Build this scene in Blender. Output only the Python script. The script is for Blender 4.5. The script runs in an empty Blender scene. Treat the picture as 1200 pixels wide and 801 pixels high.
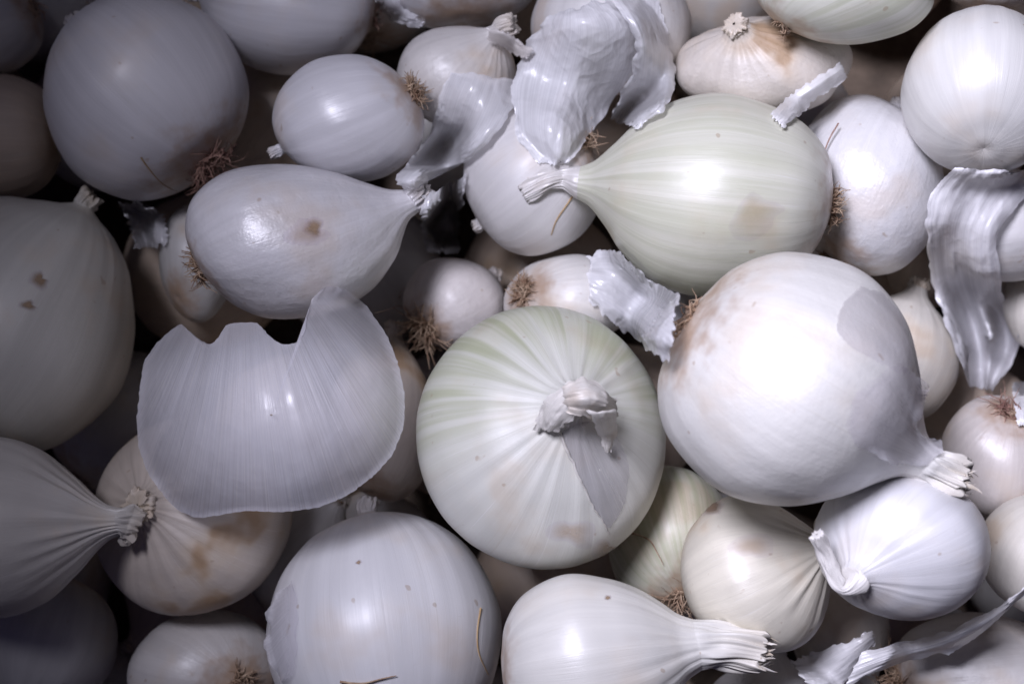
import bpy, math, random
import numpy as np
from mathutils import Vector
from mathutils.bvhtree import BVHTree

# ------------------------------------------------------------------ camera, world, light, exposure
CAM_Z, LENS = 0.64, 60.0
FPX = LENS / 36.0 * 1200.0                       # focal length in photograph pixels (1200 wide)
sc = bpy.context.scene
COL = sc.collection
cam_d = bpy.data.cameras.new('camera')
cam_d.lens = LENS; cam_d.sensor_width = 36; cam_d.clip_start = 0.01; cam_d.clip_end = 20
cam = bpy.data.objects.new('camera', cam_d); COL.objects.link(cam)
cam.location = (0, 0, CAM_Z)                     # straight above the heap, looking down
cam_d.dof.use_dof = True; cam_d.dof.focus_distance = CAM_Z - 0.150; cam_d.dof.aperture_fstop = 11
sc.camera = cam

w = bpy.data.worlds.new('World'); sc.world = w; w.use_nodes = True
bg = w.node_tree.nodes['Background']
bg.inputs[0].default_value = (0.46, 0.42, 0.85, 1); bg.inputs[1].default_value = 0.04

lamp_d = bpy.data.lights.new('soft_lamp', 'SPOT')   # one broad soft lamp up over the heap
lamp_d.energy = 55; lamp_d.color = (0.84, 0.83, 1.0)
lamp_d.shadow_soft_size = 0.14; lamp_d.spot_size = math.radians(38.8); lamp_d.spot_blend = 0.74
lamp = bpy.data.objects.new('soft_lamp', lamp_d); COL.objects.link(lamp)
lamp.location = (-0.22, 0.33, 0.95)
lamp.rotation_euler = (Vector((0.210, -0.045, 0.12)) - lamp.location).to_track_quat('-Z', 'Y').to_euler()

sc.view_settings.view_transform = 'Standard'; sc.view_settings.look = 'None'
sc.view_settings.gamma = 1; sc.view_settings.exposure = 0
sc.render.engine = 'CYCLES'
sc.cycles.use_denoising = True
sc.cycles.max_bounces = 5; sc.cycles.diffuse_bounces = 3; sc.cycles.glossy_bounces = 2; sc.cycles.transparent_max_bounces = 8
sc.cycles.use_adaptive_sampling = True; sc.cycles.adaptive_threshold = 0.02
sc.cycles.caustics_reflective = False; sc.cycles.caustics_refractive = False

rng = np.random.default_rng(7)
random.seed(7)
R = math.radians


def px2w(px, py, z):
    s = (CAM_Z - z) / FPX
    return (px - 600.0) * s, (400.5 - py) * s


def smooth(a, b, x):
    t = np.clip((x - a) / (b - a), 0, 1)
    return t * t * (3 - 2 * t)


# ------------------------------------------------------------------ materials
def nodes_of(name):
    m = bpy.data.materials.new(name); m.use_nodes = True
    nt = m.node_tree
    return m, nt, nt.nodes, nt.links


class NT:
    """small helper to write node trees briefly"""
    def __init__(s, name):
        s.m, s.nt, s.N, s.L = nodes_of(name)
        s.bsdf = s.N['Principled BSDF']; s.out = s.N['Material Output']

    def lk(s, a, b): s.L.new(a, b)

    def _in(s, sock, v):
        if hasattr(v, 'is_linked') or isinstance(v, bpy.types.NodeSocket): s.L.new(v, sock)
        else: sock.default_value = v

    def math(s, op, a, b=0.0, clamp=False):
        n = s.N.new('ShaderNodeMath'); n.operation = op; n.use_clamp = clamp
        s._in(n.inputs[0], a); s._in(n.inputs[1], b); return n.outputs[0]

    def noise(s, vec, scale, detail=2.0, rough=0.5):
        n = s.N.new('ShaderNodeTexNoise'); s.lk(vec, n.inputs['Vector'])
        n.inputs['Scale'].default_value = scale; n.inputs['Detail'].default_value = detail
        n.inputs['Roughness'].default_value = rough; return n.outputs[0]

    def vscale(s, vec, sc3, off=None):
        n = s.N.new('ShaderNodeVectorMath'); n.operation = 'MULTIPLY'; s.lk(vec, n.inputs[0])
        n.inputs[1].default_value = sc3
        if off is None: return n.outputs[0]
        a = s.N.new('ShaderNodeVectorMath'); a.operation = 'ADD'; s.lk(n.outputs[0], a.inputs[0]); s.lk(off, a.inputs[1])
        return a.outputs[0]

    def rng(s, v, a, b, c=0.0, d=1.0, kind='SMOOTHSTEP'):
        n = s.N.new('ShaderNodeMapRange'); n.interpolation_type = kind; s.lk(v, n.inputs[0])
        for i, x in enumerate((a, b, c, d)): n.inputs[i + 1].default_value = x
        return n.outputs[0]

    def mix(s, f, a, b, mode='MIX'):
        n = s.N.new('ShaderNodeMix'); n.data_type = 'RGBA'; n.blend_type = mode
        s._in(n.inputs[0], f)
        for sock, v in ((n.inputs[6], a), (n.inputs[7], b)):
            if isinstance(v, bpy.types.NodeSocket): s.lk(v, sock)
            else: sock.default_value = (*v, 1) if len(v) == 3 else v
        return n.outputs[2]

    def bump(s, h, strength, dist, prev=None):
        n = s.N.new('ShaderNodeBump'); s.lk(h, n.inputs['Height'])
        n.inputs['Strength'].default_value = strength; n.inputs['Distance'].default_value = dist
        if prev is not None: s.lk(prev, n.inputs['Normal'])
        return n.outputs[0]


def common(t):
    att = t.N.new('ShaderNodeAttribute'); att.attribute_name = 'fib'; fib = att.outputs['Vector']
    sep = t.N.new('ShaderNodeSeparateXYZ'); t.lk(fib, sep.inputs[0])
    tc = t.N.new('ShaderNodeTexCoord')
    oi = t.N.new('ShaderNodeObjectInfo')
    cmb = t.N.new('ShaderNodeCombineXYZ')
    r = t.math('MULTIPLY', oi.outputs['Random'], 37.0)
    for i in range(3): t.lk(r, cmb.inputs[i])
    return fib, sep.outputs[2], tc.outputs['Object'], cmb.outputs[0], oi.outputs['Random']


SKIN = {}


def skin_mat(base=(0.74, 0.725, 0.715), warm=0.0, green=0.0, brown=0.25, crinkle=0.25, rough=0.36, veins=0.5, greenrange=(0.9, -0.1, 0.0), stain=0.85, gside=None):
    key = (base, warm, green, brown, crinkle, rough, veins, greenrange, stain, gside)
    if key in SKIN: return SKIN[key]
    t = NT('onion_skin_%d' % len(SKIN))
    fib, v, obj, off, rnd = common(t)
    st = t.noise(t.vscale(fib, (2.6, 2.6, 0.22), off), 2.2, 3.0, 0.6)          # broad meridian streaks
    fine = t.noise(t.vscale(fib, (9, 9, 0.16), off), 7.5, 3.0, 0.65)            # thin veins
    blot = t.noise(t.vscale(obj, (1, 1, 1), off), 38.0, 3.0, 0.55)
    col = t.mix(t.rng(st, 0.3, 0.72), tuple(c * 0.89 for c in base), base)
    # thin darker veins
    vein = t.math('MULTIPLY', t.rng(fine, 0.60, 0.70), veins)
    col = t.mix(t.math('MULTIPLY', vein, 0.55), col, (0.56, 0.53, 0.44))
    vein2 = t.math('MULTIPLY', t.rng(fine, 0.38, 0.30), veins)
    col = t.mix(t.math('MULTIPLY', vein2, 0.45), col, (0.86, 0.85, 0.84))
    # warm blotches
    wm = t.math('MULTIPLY', t.rng(blot, 0.48, 0.72), 0.25 + warm)
    col = t.mix(wm, col, (0.66, 0.52, 0.36))
    # green streaking
    if green > 0:
        gv = t.rng(t.math('ADD', v, t.math('MULTIPLY', t.math('SUBTRACT', st, 0.5), 0.7)), greenrange[0], greenrange[1])
        gv2 = t.rng(v, greenrange[2] - 0.9, greenrange[2] - 0.1)
        gs = t.rng(t.noise(t.vscale(fib, (3.2, 3.2, 0.12), off), 3.0, 3.0, 0.6), 0.34, 0.66, 0.35, 1.0)
        g = t.math('MULTIPLY', t.math('MULTIPLY', gv, gv2), t.math('MULTIPLY', gs, green))
        if gside:
            dp = t.N.new('ShaderNodeVectorMath'); dp.operation = 'DOT_PRODUCT'; t.lk(fib, dp.inputs[0]); dp.inputs[1].default_value = (*gside, 0)
            g = t.math('MULTIPLY', g, t.rng(dp.outputs['Value'], -0.55, 0.35))
        col = t.mix(g, col, (0.39, 0.42, 0.25))
    # brown staining towards the root plate, and small rust spots
    nv = t.math('ADD', v, t.math('MULTIPLY', t.math('SUBTRACT', t.noise(obj, 160.0, 2.0, 0.6), 0.5), 0.5))
    rootm = t.math('MULTIPLY', t.rng(nv, -0.74, -1.08), stain)
    col = t.mix(rootm, col, (0.40, 0.26, 0.16))
    neckm = t.math('MULTIPLY', t.rng(nv, 1.0, 2.1), 0.35 + 0.4 * brown)
    col = t.mix(neckm, col, (0.62, 0.53, 0.42))
    big = blot
    bm = t.math('MULTIPLY', t.rng(big, 0.58, 0.68), brown)
    col = t.mix(bm, col, (0.42, 0.27, 0.15))
    sp = t.noise(t.vscale(obj, (1, 1, 1), off), 260.0, 1.0, 0.5)
    col = t.mix(t.math('MULTIPLY', t.rng(sp, 0.74, 0.80), 0.45), col, (0.36, 0.24, 0.14))
    t.lk(col, t.bsdf.inputs['Base Color'])
    rg = t.rng(blot, 0.3, 0.7, rough + 0.03, rough + 0.18)
    t.lk(rg, t.bsdf.inputs['Roughness'])
    t.bsdf.inputs['Specular IOR Level'].default_value = 1.0
    t.bsdf.inputs['Coat Weight'].default_value = 0.22
    t.bsdf.inputs['Coat Roughness'].default_value = 0.28
    h = t.math('ADD', t.math('MULTIPLY', fine, 0.055), t.math('MULTIPLY', st, 0.17))
    h = t.math('ADD', h, t.math('MULTIPLY', t.noise(t.vscale(obj, (1, 1, 1), off), 170.0, 3.0, 0.62), crinkle * 0.9))
    nrm = t.bump(h, 1.0, 0.0010)
    t.lk(nrm, t.bsdf.inputs['Normal'])
    SKIN[key] = t.m
    return t.m


FILM = {}


def film_mat(col=(0.78, 0.77, 0.80), opac=0.72, rough=0.28, crinkle=0.4, ribs=0.6, tan=0.2):
    key = (col, opac, rough, crinkle, ribs, tan)
    if key in FILM: return FILM[key]
    t = NT('dry_skin_%d' % len(FILM))
    fib, v, obj, off, rnd = common(t)
    rib = t.noise(t.vscale(fib, (1, 0.06, 0.06), off), 3.0, 3.0, 0.6)
    ribf = t.noise(t.vscale(fib, (1, 0.03, 0.03), off), 13.0, 2.0, 0.5)
    blot = t.noise(t.vscale(obj, (1, 1, 1), off), 45.0, 3.0, 0.55)
    c = t.mix(t.rng(ribf, 0.35, 0.65), tuple(x * 0.93 for x in col), col)
    c = t.mix(t.math('MULTIPLY', t.rng(ribf, 0.60, 0.66), 0.6 * ribs), c, (0.95, 0.93, 0.92))
    c = t.mix(t.math('MULTIPLY', t.rng(ribf, 0.36, 0.30), 0.18 * ribs), c, (0.62, 0.55, 0.50))
    c = t.mix(t.math('MULTIPLY', t.rng(blot, 0.55, 0.72), tan), c, (0.60, 0.48, 0.36))
    t.lk(c, t.bsdf.inputs['Base Color'])
    t.bsdf.inputs['Roughness'].default_value = rough
    t.bsdf.inputs['Specular IOR Level'].default_value = 0.9
    t.bsdf.inputs['Coat Weight'].default_value = 0.6
    t.bsdf.inputs['Coat Roughness'].default_value = max(0.15, rough * 0.8)
    h = t.math('ADD', t.math('MULTIPLY', ribf, 0.05 * ribs), t.math('MULTIPLY', rib, 0.22 * ribs))
    wp = t.N.new('ShaderNodeTexNoise'); t.lk(obj, wp.inputs['Vector']); wp.inputs['Scale'].default_value = 120; wp.inputs['Detail'].default_value = 1
    wa = t.N.new('ShaderNodeVectorMath'); wa.operation = 'MULTIPLY_ADD'; t.lk(wp.outputs['Color'], wa.inputs[0])
    wa.inputs[1].default_value = (0.006, 0.006, 0.006); t.lk(obj, wa.inputs[2])
    vo = t.N.new('ShaderNodeTexVoronoi'); vo.feature = 'F1'; vo.inputs['Scale'].default_value = 135.0; t.lk(wa.outputs[0], vo.inputs['Vector'])
    vo.inputs['Detail'].default_value = 1.0
    h = t.math('ADD', h, t.math('MULTIPLY', vo.outputs['Distance'], crinkle * 1.3))
    nrm = t.bump(h, 1.0, 0.0010)
    t.lk(nrm, t.bsdf.inputs['Normal'])
    tr = t.N.new('ShaderNodeBsdfTransparent'); tr.inputs[0].default_value = (0.96, 0.95, 0.97, 1)
    tl = t.N.new('ShaderNodeBsdfTranslucent'); tl.inputs[0].default_value = (*[x * 0.9 for x in col], 1)
    m1 = t.N.new('ShaderNodeMixShader'); m1.inputs[0].default_value = 0.09
    t.lk(t.bsdf.outputs[0], m1.inputs[1]); t.lk(tl.outputs[0], m1.inputs[2])
    m2 = t.N.new('ShaderNodeMixShader')
    fa = t.N.new('ShaderNodeAttribute'); fa.attribute_name = 'fade'
    fade = t.math('SUBTRACT', 1.0, fa.outputs['Fac'], True)
    op = t.math('ADD', opac - 0.16, t.math('MULTIPLY', t.math('ADD', ribf, blot), 0.16), True)
    op = t.math('MULTIPLY', op, fade)
    t.lk(op, m2.inputs[0]); t.lk(tr.outputs[0], m2.inputs[1]); t.lk(m1.outputs[0], m2.inputs[2])
    t.lk(m2.outputs[0], t.out.inputs[0])
    FILM[key] = t.m
    return t.m


def plain_mat(name, c0, c1, scale, rough=0.8, bump=0.5, dist=0.001):
    t = NT(name)
    tc = t.N.new('ShaderNodeTexCoord')
    n = t.noise(tc.outputs['Object'], scale, 4.0, 0.65)
    t.lk(t.mix(t.rng(n, 0.3, 0.7), c0, c1), t.bsdf.inputs['Base Color'])
    t.bsdf.inputs['Roughness'].default_value = rough
    t.lk(t.bump(n, bump, dist), t.bsdf.inputs['Normal'])
    return t.m


M_ROOT = plain_mat('dried_root_plate', (0.16, 0.085, 0.05), (0.50, 0.38, 0.28), 500, 0.85, 0.9, 0.002)
M_HAIR = plain_mat('dried_root_hair', (0.26, 0.15, 0.09), (0.58, 0.44, 0.31), 250, 0.8, 0.2)
M_HAIRP = plain_mat('dried_root_hair_reddish', (0.20, 0.10, 0.08), (0.42, 0.26, 0.20), 250, 0.8, 0.2)
M_FIBRE = plain_mat('tan_fibre', (0.38, 0.25, 0.12), (0.50, 0.36, 0.2), 300, 0.7, 0.2)
M_PALE = plain_mat('pale_neck_fibre', (0.56, 0.47, 0.36), (0.80, 0.77, 0.72), 350, 0.7, 0.2)
M_FLOOR = plain_mat('crate_board', (0.10, 0.075, 0.055), (0.20, 0.15, 0.11), 60, 0.85, 0.4)
M_NECK = film_mat((0.80, 0.77, 0.74), 1.2, 0.45, 0.3, 0.8, 0.35)


# ------------------------------------------------------------------ mesh helpers
def link(name, me, parent=None, mat=None):
    o = bpy.data.objects.new(name, me); COL.objects.link(o)
    if parent is not None: o.parent = parent
    if mat is not None and me is not None: me.materials.append(mat)
    return o


def grid_faces(nr, nc, wrap):
    f = []
    for i in range(nr - 1):
        for j in range(nc if wrap else nc - 1):
            a = i * nc + j; b = i * nc + (j + 1) % nc
            f.append((a, b, b + nc, a + nc))
    return f


def mesh_from(name, V, F, fib=None, normals=None):
    me = bpy.data.meshes.new(name)
    me.from_pydata([tuple(v) for v in V], [], F)
    me.polygons.foreach_set('use_smooth', [True] * len(me.polygons))
    if fib is not None:
        a = me.attributes.new('fib', 'FLOAT_VECTOR', 'POINT')
        a.data.foreach_set('vector', np.asarray(fib, dtype=np.float32).ravel())
    if normals is not None:
        me.normals_split_custom_set_from_vertices([tuple(n) for n in normals])
    me.update()
    return me


def grid_normals(P, wrap):
    dv = np.gradient(P, axis=0)
    if wrap: du = (np.roll(P, -1, 1) - np.roll(P, 1, 1)) / 2
    else: du = np.gradient(P, axis=1)
    n = np.cross(du, dv)
    l = np.linalg.norm(n, axis=2, keepdims=True)
    return n / np.maximum(l, 1e-12)


def wob(rg, th, v, ks, amp, vk=1.5):
    out = 0
    for k in ks: out = out + rg.normal() * np.sin(k * th + rg.uniform(0, 6.28) + rg.normal() * vk * v) / len(ks) ** 0.5
    return amp * out


def tube_into(V, F, pts, rad, sides=4):
    pts = np.asarray(pts, float); n = len(pts)
    tan = np.gradient(pts, axis=0); tan /= np.maximum(np.linalg.norm(tan, axis=1, keepdims=True), 1e-9)
    ref = np.array([0.13, 0.31, 0.94])
    a = np.cross(tan, ref); a /= np.maximum(np.linalg.norm(a, axis=1, keepdims=True), 1e-9)
    b = np.cross(tan, a)
    base = len(V)
    for i in range(n):
        r = rad * (1 - 0.65 * i / (n - 1))
        for k in range(sides):
            q = 2 * math.pi * k / sides
            V.append(pts[i] + r * (math.cos(q) * a[i] + math.sin(q) * b[i]))
    for i in range(n - 1):
        for k in range(sides):
            p = base + i * sides + k; q = base + i * sides + (k + 1) % sides
            F.append((p, q, q + sides, p + sides))


def catmull(P, n):
    P = np.asarray(P, float)
    Q = np.vstack([2 * P[0] - P[1], P, 2 * P[-1] - P[-2]])
    out = []
    seg = len(P) - 1
    for u in np.linspace(0, seg, n):
        i = min(int(u), seg - 1); t = u - i
        p0, p1, p2, p3 = Q[i], Q[i + 1], Q[i + 2], Q[i + 3]
        out.append(0.5 * (2 * p1 + (p2 - p0) * t + (2 * p0 - 5 * p1 + 4 * p2 - p3) * t * t + (3 * p1 - p0 - 3 * p2 + p3) * t ** 3))
    return np.array(out)


# ------------------------------------------------------------------ height field of the heap: things are set down on it
CELL = 0.0012
HX0, HY0, HNX, HNY = -0.27, -0.21, 450, 350
H = np.zeros((HNX, HNY))


def dense(P, k=3, wrap=True):
    if wrap: P = np.concatenate([P, P[:, :1]], 1)
    for ax in (0, 1):
        n = P.shape[ax]
        u = np.linspace(0, n - 1, (n - 1) * k + 1); i = np.minimum(u.astype(int), n - 2); t = u - i
        A = np.take(P, i, ax); B = np.take(P, i + 1, ax)
        sh = [1, 1, 1]; sh[ax] = len(t); t = t.reshape(sh)
        P = A * (1 - t) + B * t
    return P.reshape(-1, 3)


def cells(D):
    ix = np.clip(((D[:, 0] - HX0) / CELL).astype(int), 0, HNX - 1)
    iy = np.clip(((D[:, 1] - HY0) / CELL).astype(int), 0, HNY - 1)
    return ix, iy


def drop_dz(D):
    ix, iy = cells(D)
    return np.max(H[ix, iy] - D[:, 2])


def stamp(D):
    ix, iy = cells(D)
    np.maximum.at(H, (ix, iy), D[:, 2])


def height(x, y, rad=1):
    ix = int((x - HX0) / CELL); iy = int((y - HY0) / CELL)
    ix = min(max(ix, rad), HNX - 1 - rad); iy = min(max(iy, rad), HNY - 1 - rad)
    return H[ix - rad:ix + rad + 1, iy - rad:iy + rad + 1].max()


# ------------------------------------------------------------------ the onion
ONIONS = {}


def profile(a, b, point, n, closed=False, wide=None):
    """(z, r) of the bulb, root to shoulder, equator radius 1"""
    pts = np.array([(-0.90 * a, 0.0), (-0.915 * a, 0.06), (-0.925 * a, 0.14), (-0.90 * a, 0.27), (-0.80 * a, 0.56),
                    (-0.52 * a, 0.845), (0.0, 1.0), (0.42 * b, 0.91 - 0.05 * point), (0.74 * b, 0.67 - 0.13 * point),
                    (0.93 * b, 0.41 - 0.10 * point), (1.06 * b, 0.235 - 0.045 * point), (1.17 * b, 0.165 - 0.02 * point)])
    if wide:
        pts[8:] = [(0.70 * b, 0.74), (0.92 * b, 0.54), (1.07 * b, wide + 0.09), (1.22 * b, wide)]
    if closed:
        pts[7:] = [(0.50 * b, 0.865), (0.80 * b, 0.60), (0.935 * b, 0.34), (0.985 * b, 0.17), (1.02 * b, 0.085)]
    c = catmull(pts, 400)
    d = np.r_[0, np.cumsum(np.linalg.norm(np.diff(c, axis=0), axis=1))]
    u = np.linspace(0, d[-1], n)
    return np.c_[np.interp(u, d, c[:, 0]), np.interp(u, d, c[:, 1])]


def onion(key, box, dir, el, label, asp=(0.95, 1.0), point=0.5, neck=None, neck_len=0.12, neck_r=None, flat=1.0, flare=1.0,
          roots=40, hair=0.35, hairmat=None, lump=0.02, pleat=0.012, mat=None, seed=None, nb=64, nc=112, zbias=0.0, name='white_onion',
          group='white onions in the heap', neckmat=None, roll=0.0, sink=0.0009, curl=1.0, ground=False, closed=False, corner=None, fibres=0, twist=0.0, wide=None):
    rg = np.random.default_rng(seed if seed is not None else (sum(ord(c) * (i + 3) for i, c in enumerate(key)) + 11))
    mat = mat or skin_mat()
    x0, x1, y0, y1 = box
    pr = profile(asp[0], asp[1], point, nb, closed, wide)
    th = np.linspace(0, 2 * math.pi, nc, endpoint=False)
    zz = pr[:, 0][:, None] + 0 * th; rr = pr[:, 1][:, None] + 0 * th
    vv = np.where(zz < 0, zz / (0.925 * asp[0]), zz / (1.17 * asp[1]))
    T = th[None, :] + 0 * zz
    body = smooth(0.05, 0.5, rr)
    rr = rr * (1 + body * wob(rg, T, vv, (1, 2, 2, 3), lump) + body * wob(rg, T, vv, (4, 5, 7), lump * 0.4)
               + smooth(0.25, 1.0, vv) * wob(rg, T, vv, (9, 13, 17, 21, 26, 31), pleat, 0.6)
               + body * wob(rg, T, vv, (11, 17, 23, 29), 0.0016, 0.5))
    zz = zz + wob(rg, T, vv, (1, 2), 0.02) * body
    # rotate: local axis -> world direction
    d = np.array([math.cos(R(el)) * math.cos(R(dir)), math.cos(R(el)) * math.sin(R(dir)), math.sin(R(el))])
    up = np.array([0, 0, 1.0]) if abs(d[2]) < 0.93 else np.array([0, 1.0, 0])
    e1 = np.cross(up, d); e1 /= np.linalg.norm(e1); e2 = np.cross(d, e1)
    T2 = T + roll
    P0 = rr[..., None] * (np.cos(T2)[..., None] * e1 + np.sin(T2)[..., None] * e2) + zz[..., None] * d
    if corner:
        sgx, sgy, q_ = corner
        ux = P0[..., 0] / np.abs(P0[..., 0]).max() * sgx; uy = P0[..., 1] / np.abs(P0[..., 1]).max() * sgy
        f_ = 1 + q_ * np.where((ux > 0) & (uy > 0), 4 * ux * ux * uy * uy / np.maximum(ux * ux + uy * uy, 1e-6) ** 1, 0)
        P0 = P0 * f_[..., None] ** np.array([1, 1, 0])
    sel = (rr[:, 0] > 0.30) | (zz[:, 0] < 0)
    lo = P0[sel].reshape(-1, 3).min(0); hi = P0[sel].reshape(-1, 3).max(0)
    cx, cy = (x0 + x1) / 2, (y0 + y1) / 2
    zc = 0.10
    for it in range(11):
        s = (CAM_Z - zc) / FPX
        k = np.array([(x1 - x0) * s / (hi[0] - lo[0]), (y1 - y0) * s / (hi[1] - lo[1]), 0])
        k[2] = (k[0] * k[1]) ** 0.5
        wx, wy = px2w(cx, cy, zc)
        P = (P0 - (lo + hi) / 2) * k + np.array([wx, wy, zc])
        Rm = k[2]
        dk = d * k; dk /= np.linalg.norm(dk)
        # neck: rings carried along a curve from the shoulder
        C = P[-1].mean(0)
        r_end = np.linalg.norm(P[-1] - C, axis=1).mean()
        rn = r_end if neck_r is None else neck_r * s
        if neck:
            path = [C - dk * 0.12 * Rm, C]
            for (qx, qy, dz) in neck:
                z = C[2] + dz; a_, b_ = px2w(qx, qy, z); path.append(np.array([a_, b_, z]))
        else:
            L = neck_len * Rm
            side = e1 * rg.normal() * 0.3 + e2 * rg.normal() * 0.3
            path = [C - dk * 0.12 * Rm, C, C + dk * L * 0.5 + side * L * 0.12, C + dk * L + side * L * 0.5]
        path = np.array(path)
        full = catmull(path, 160)
        i0 = np.argmin(np.linalg.norm(full - C, axis=1)); full = full[i0:]
        dd = np.r_[0, np.cumsum(np.linalg.norm(np.diff(full, axis=0), axis=1))]
        nn = 40 if neck else 14
        uu = np.linspace(0, dd[-1], nn)
        cen = np.c_[[np.interp(uu, dd, full[:, q]) for q in range(3)]].T
        tan = np.gradient(cen, axis=0); tan /= np.linalg.norm(tan, axis=1, keepdims=True)
        tan[0] = dk
        # frames: parallel transport of the last bulb ring's basis
        a = e1 * k; a = a - dk * a.dot(dk); a /= np.linalg.norm(a)
        rg2 = np.random.default_rng(5 + int(abs(cx) + abs(cy)))
        rings = []
        ring0 = P[-1] - C
        ph = rg2.uniform(0, 6.28, 6)
        for i in range(nn):
            t = tan[i]; a = a - t * a.dot(t); a /= np.linalg.norm(a); b = np.cross(t, a)
            g = i / (nn - 1)
            f = rn * (1 + (flare - 1) * smooth(0.2, 1, g))
            # flattening across the vertical
            side = np.cross(t, np.array([0, 0, 1.0]));
            sl = np.linalg.norm(side); side = side / sl if sl > 0.05 else a
            nrm = np.cross(side, t)
            ang = T[0] + roll
            wv = 1 + 0.05 * np.sin(5 * ang + ph[0]) + 0.05 * np.sin(19 * ang + ph[4]) + 0.04 * np.sin(27 * ang + ph[5]) + 0.06 * np.sin(8 * ang + ph[1] + 3 * g + twist * g) + 0.06 * np.sin(13 * ang + ph[2]) + 0.10 * np.sin(3 * ang + ph[3] + 6 * g + twist * g)
            vec = (np.cos(ang)[:, None] * a + np.sin(ang)[:, None] * b)
            fl = 1 + (flat - 1) * smooth(0.0, 0.45, g)
            vs = vec @ side; vn = vec @ nrm
            vec = vs[:, None] * side * (fl ** 0.5) + vn[:, None] * nrm / fl + (vec @ t)[:, None] * t
            ringn = vec * (f * wv)[:, None]
            mixg = smooth(0.0, 0.35, g)
            ring = cen[i] + ring0 * (1 - mixg) + ringn * mixg
            if i == nn - 1: pass
            if g > 0.8:
                jag = wob(np.random.default_rng(3), T[0], 0, (5, 7, 9, 13, 17, 23), 0.5)
                ring = ring + t * (jag * f * 0.22 * smooth(0.8, 1.0, g))[:, None]
            rings.append(ring)
        last = rings[-1]; cl = cen[-1]
        rings.append(cl + (last - cl) * 0.66 + tan[-1] * rn * 0.10)
        rings.append(cl + (last - cl) * 0.12 + tan[-1] * rn * 0.02)
        NK = np.array(rings)
        G = np.concatenate([P, NK[1:]], 0)
        D = np.concatenate([dense(P), dense(NK, 2)], 0)
        ctr = np.array([wx, wy])
        D[:, :2] = ctr + (D[:, :2] - ctr) * 0.97
        dz = -D[:, 2].min() if ground else drop_dz(D) - sink + zbias
        zc = zc + dz * (0.5 if it < 10 else 1.0)
    G[..., 2] += dz; P[..., 2] += dz; NK[..., 2] += dz; D[:, 2] += dz; C = C + np.array([0, 0, dz])
    stamp(D)
    vG = np.concatenate([vv, (1 + np.linspace(0, 1.2, NK.shape[0] - 1))[:, None] + 0 * T[:1]], 0)
    TG = np.concatenate([T, np.repeat(T[:1], NK.shape[0] - 1, 0)], 0)
    Ng = grid_normals(G, True)
    Ng[0] = -dk; Ng[-2:] = tan[-1]
    orig = np.array([wx, wy, P[..., 2].min()])
    root = link(name, None); root.location = orig
    root['label'] = label; root['category'] = 'onion'; root['group'] = group
    fib = np.stack([np.cos(TG), np.sin(TG), vG], -1)
    bulb_me = mesh_from('bulb', (P - orig).reshape(-1, 3), grid_faces(nb, nc, True), fib[:nb].reshape(-1, 3), Ng[:nb].reshape(-1, 3))
    bulb = link('bulb', bulb_me, root, mat)
    nme = mesh_from('neck', (G[nb - 1:] - orig).reshape(-1, 3), grid_faces(G.shape[0] - nb + 1, nc, True), fib[nb - 1:].reshape(-1, 3), Ng[nb - 1:].reshape(-1, 3))
    link('neck', nme, root, neckmat or mat)
    if fibres:                                   # dry shreds round the cut end of the neck
        V, F = [], []
        tipc = NK[-6].mean(0); td = tan[-1]
        for i in range(fibres):
            j = int(rg.integers(nc)); rad = NK[-6][j] - tipc; fr = np.linalg.norm(rad); out = rad / fr
            p = tipc + rad * rg.uniform(0.80, 1.02); sd = np.cross(td, out); wd = fr * rg.uniform(0.06, 0.20)
            Lf = fr * rg.uniform(0.5, 1.15); vel = td + out * rg.uniform(-0.7, -0.1) + sd * rg.normal() * 0.12
            b0 = len(V)
            for kk in range(6):
                g = kk / 5; hw = wd * (1 - g) ** 0.7 * (1 + 0.2 * rg.normal()) + 0.00008
                for q in (-1, 0, 1): V.append(p + sd * hw * q - out * hw * 0.35 * abs(q) - orig)
                vel = vel / np.linalg.norm(vel); p = p + vel * Lf / 5; vel = vel + rg.normal(size=3) * 0.16 - out * 0.05
            for kk in range(5):
                for q in (0, 1):
                    a0 = b0 + kk * 3 + q; F.append((a0, a0 + 1, a0 + 4, a0 + 3))
        fo = link('neck_shreds', mesh_from('neck_shreds', V, F), root, M_PALE); fo['kind'] = 'stuff'
    # root plate
    pc = P[1].mean(0); pr_ = np.linalg.norm(P[6] - P[6].mean(0), axis=1).mean()
    if roots:
        nr_, ncr = 7, 28
        a = e1 - dk * e1.dot(dk); a /= np.linalg.norm(a); b = np.cross(dk, a)
        pv = []
        rad = 0.155 * Rm
        for i in range(nr_):
            g = i / (nr_ - 1)
            for j in range(ncr):
                q = 2 * math.pi * j / ncr
                r_ = rad * (1 - g) * (1 + 0.16 * math.sin(3 * q + 1) + 0.12 * rg.normal() * (g < 0.9))
                hgt = -0.03 * Rm + 0.075 * Rm * math.sin(min(1, g * 1.6) * math.pi / 2) + 0.012 * Rm * rg.normal()
                pv.append(pc + r_ * (math.cos(q) * a + math.sin(q) * b) - dk * hgt - orig)
        plate = link('root_plate', mesh_from('root_plate', pv, grid_faces(nr_, ncr, True)), root, M_ROOT)
        V, F = [], []
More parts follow.
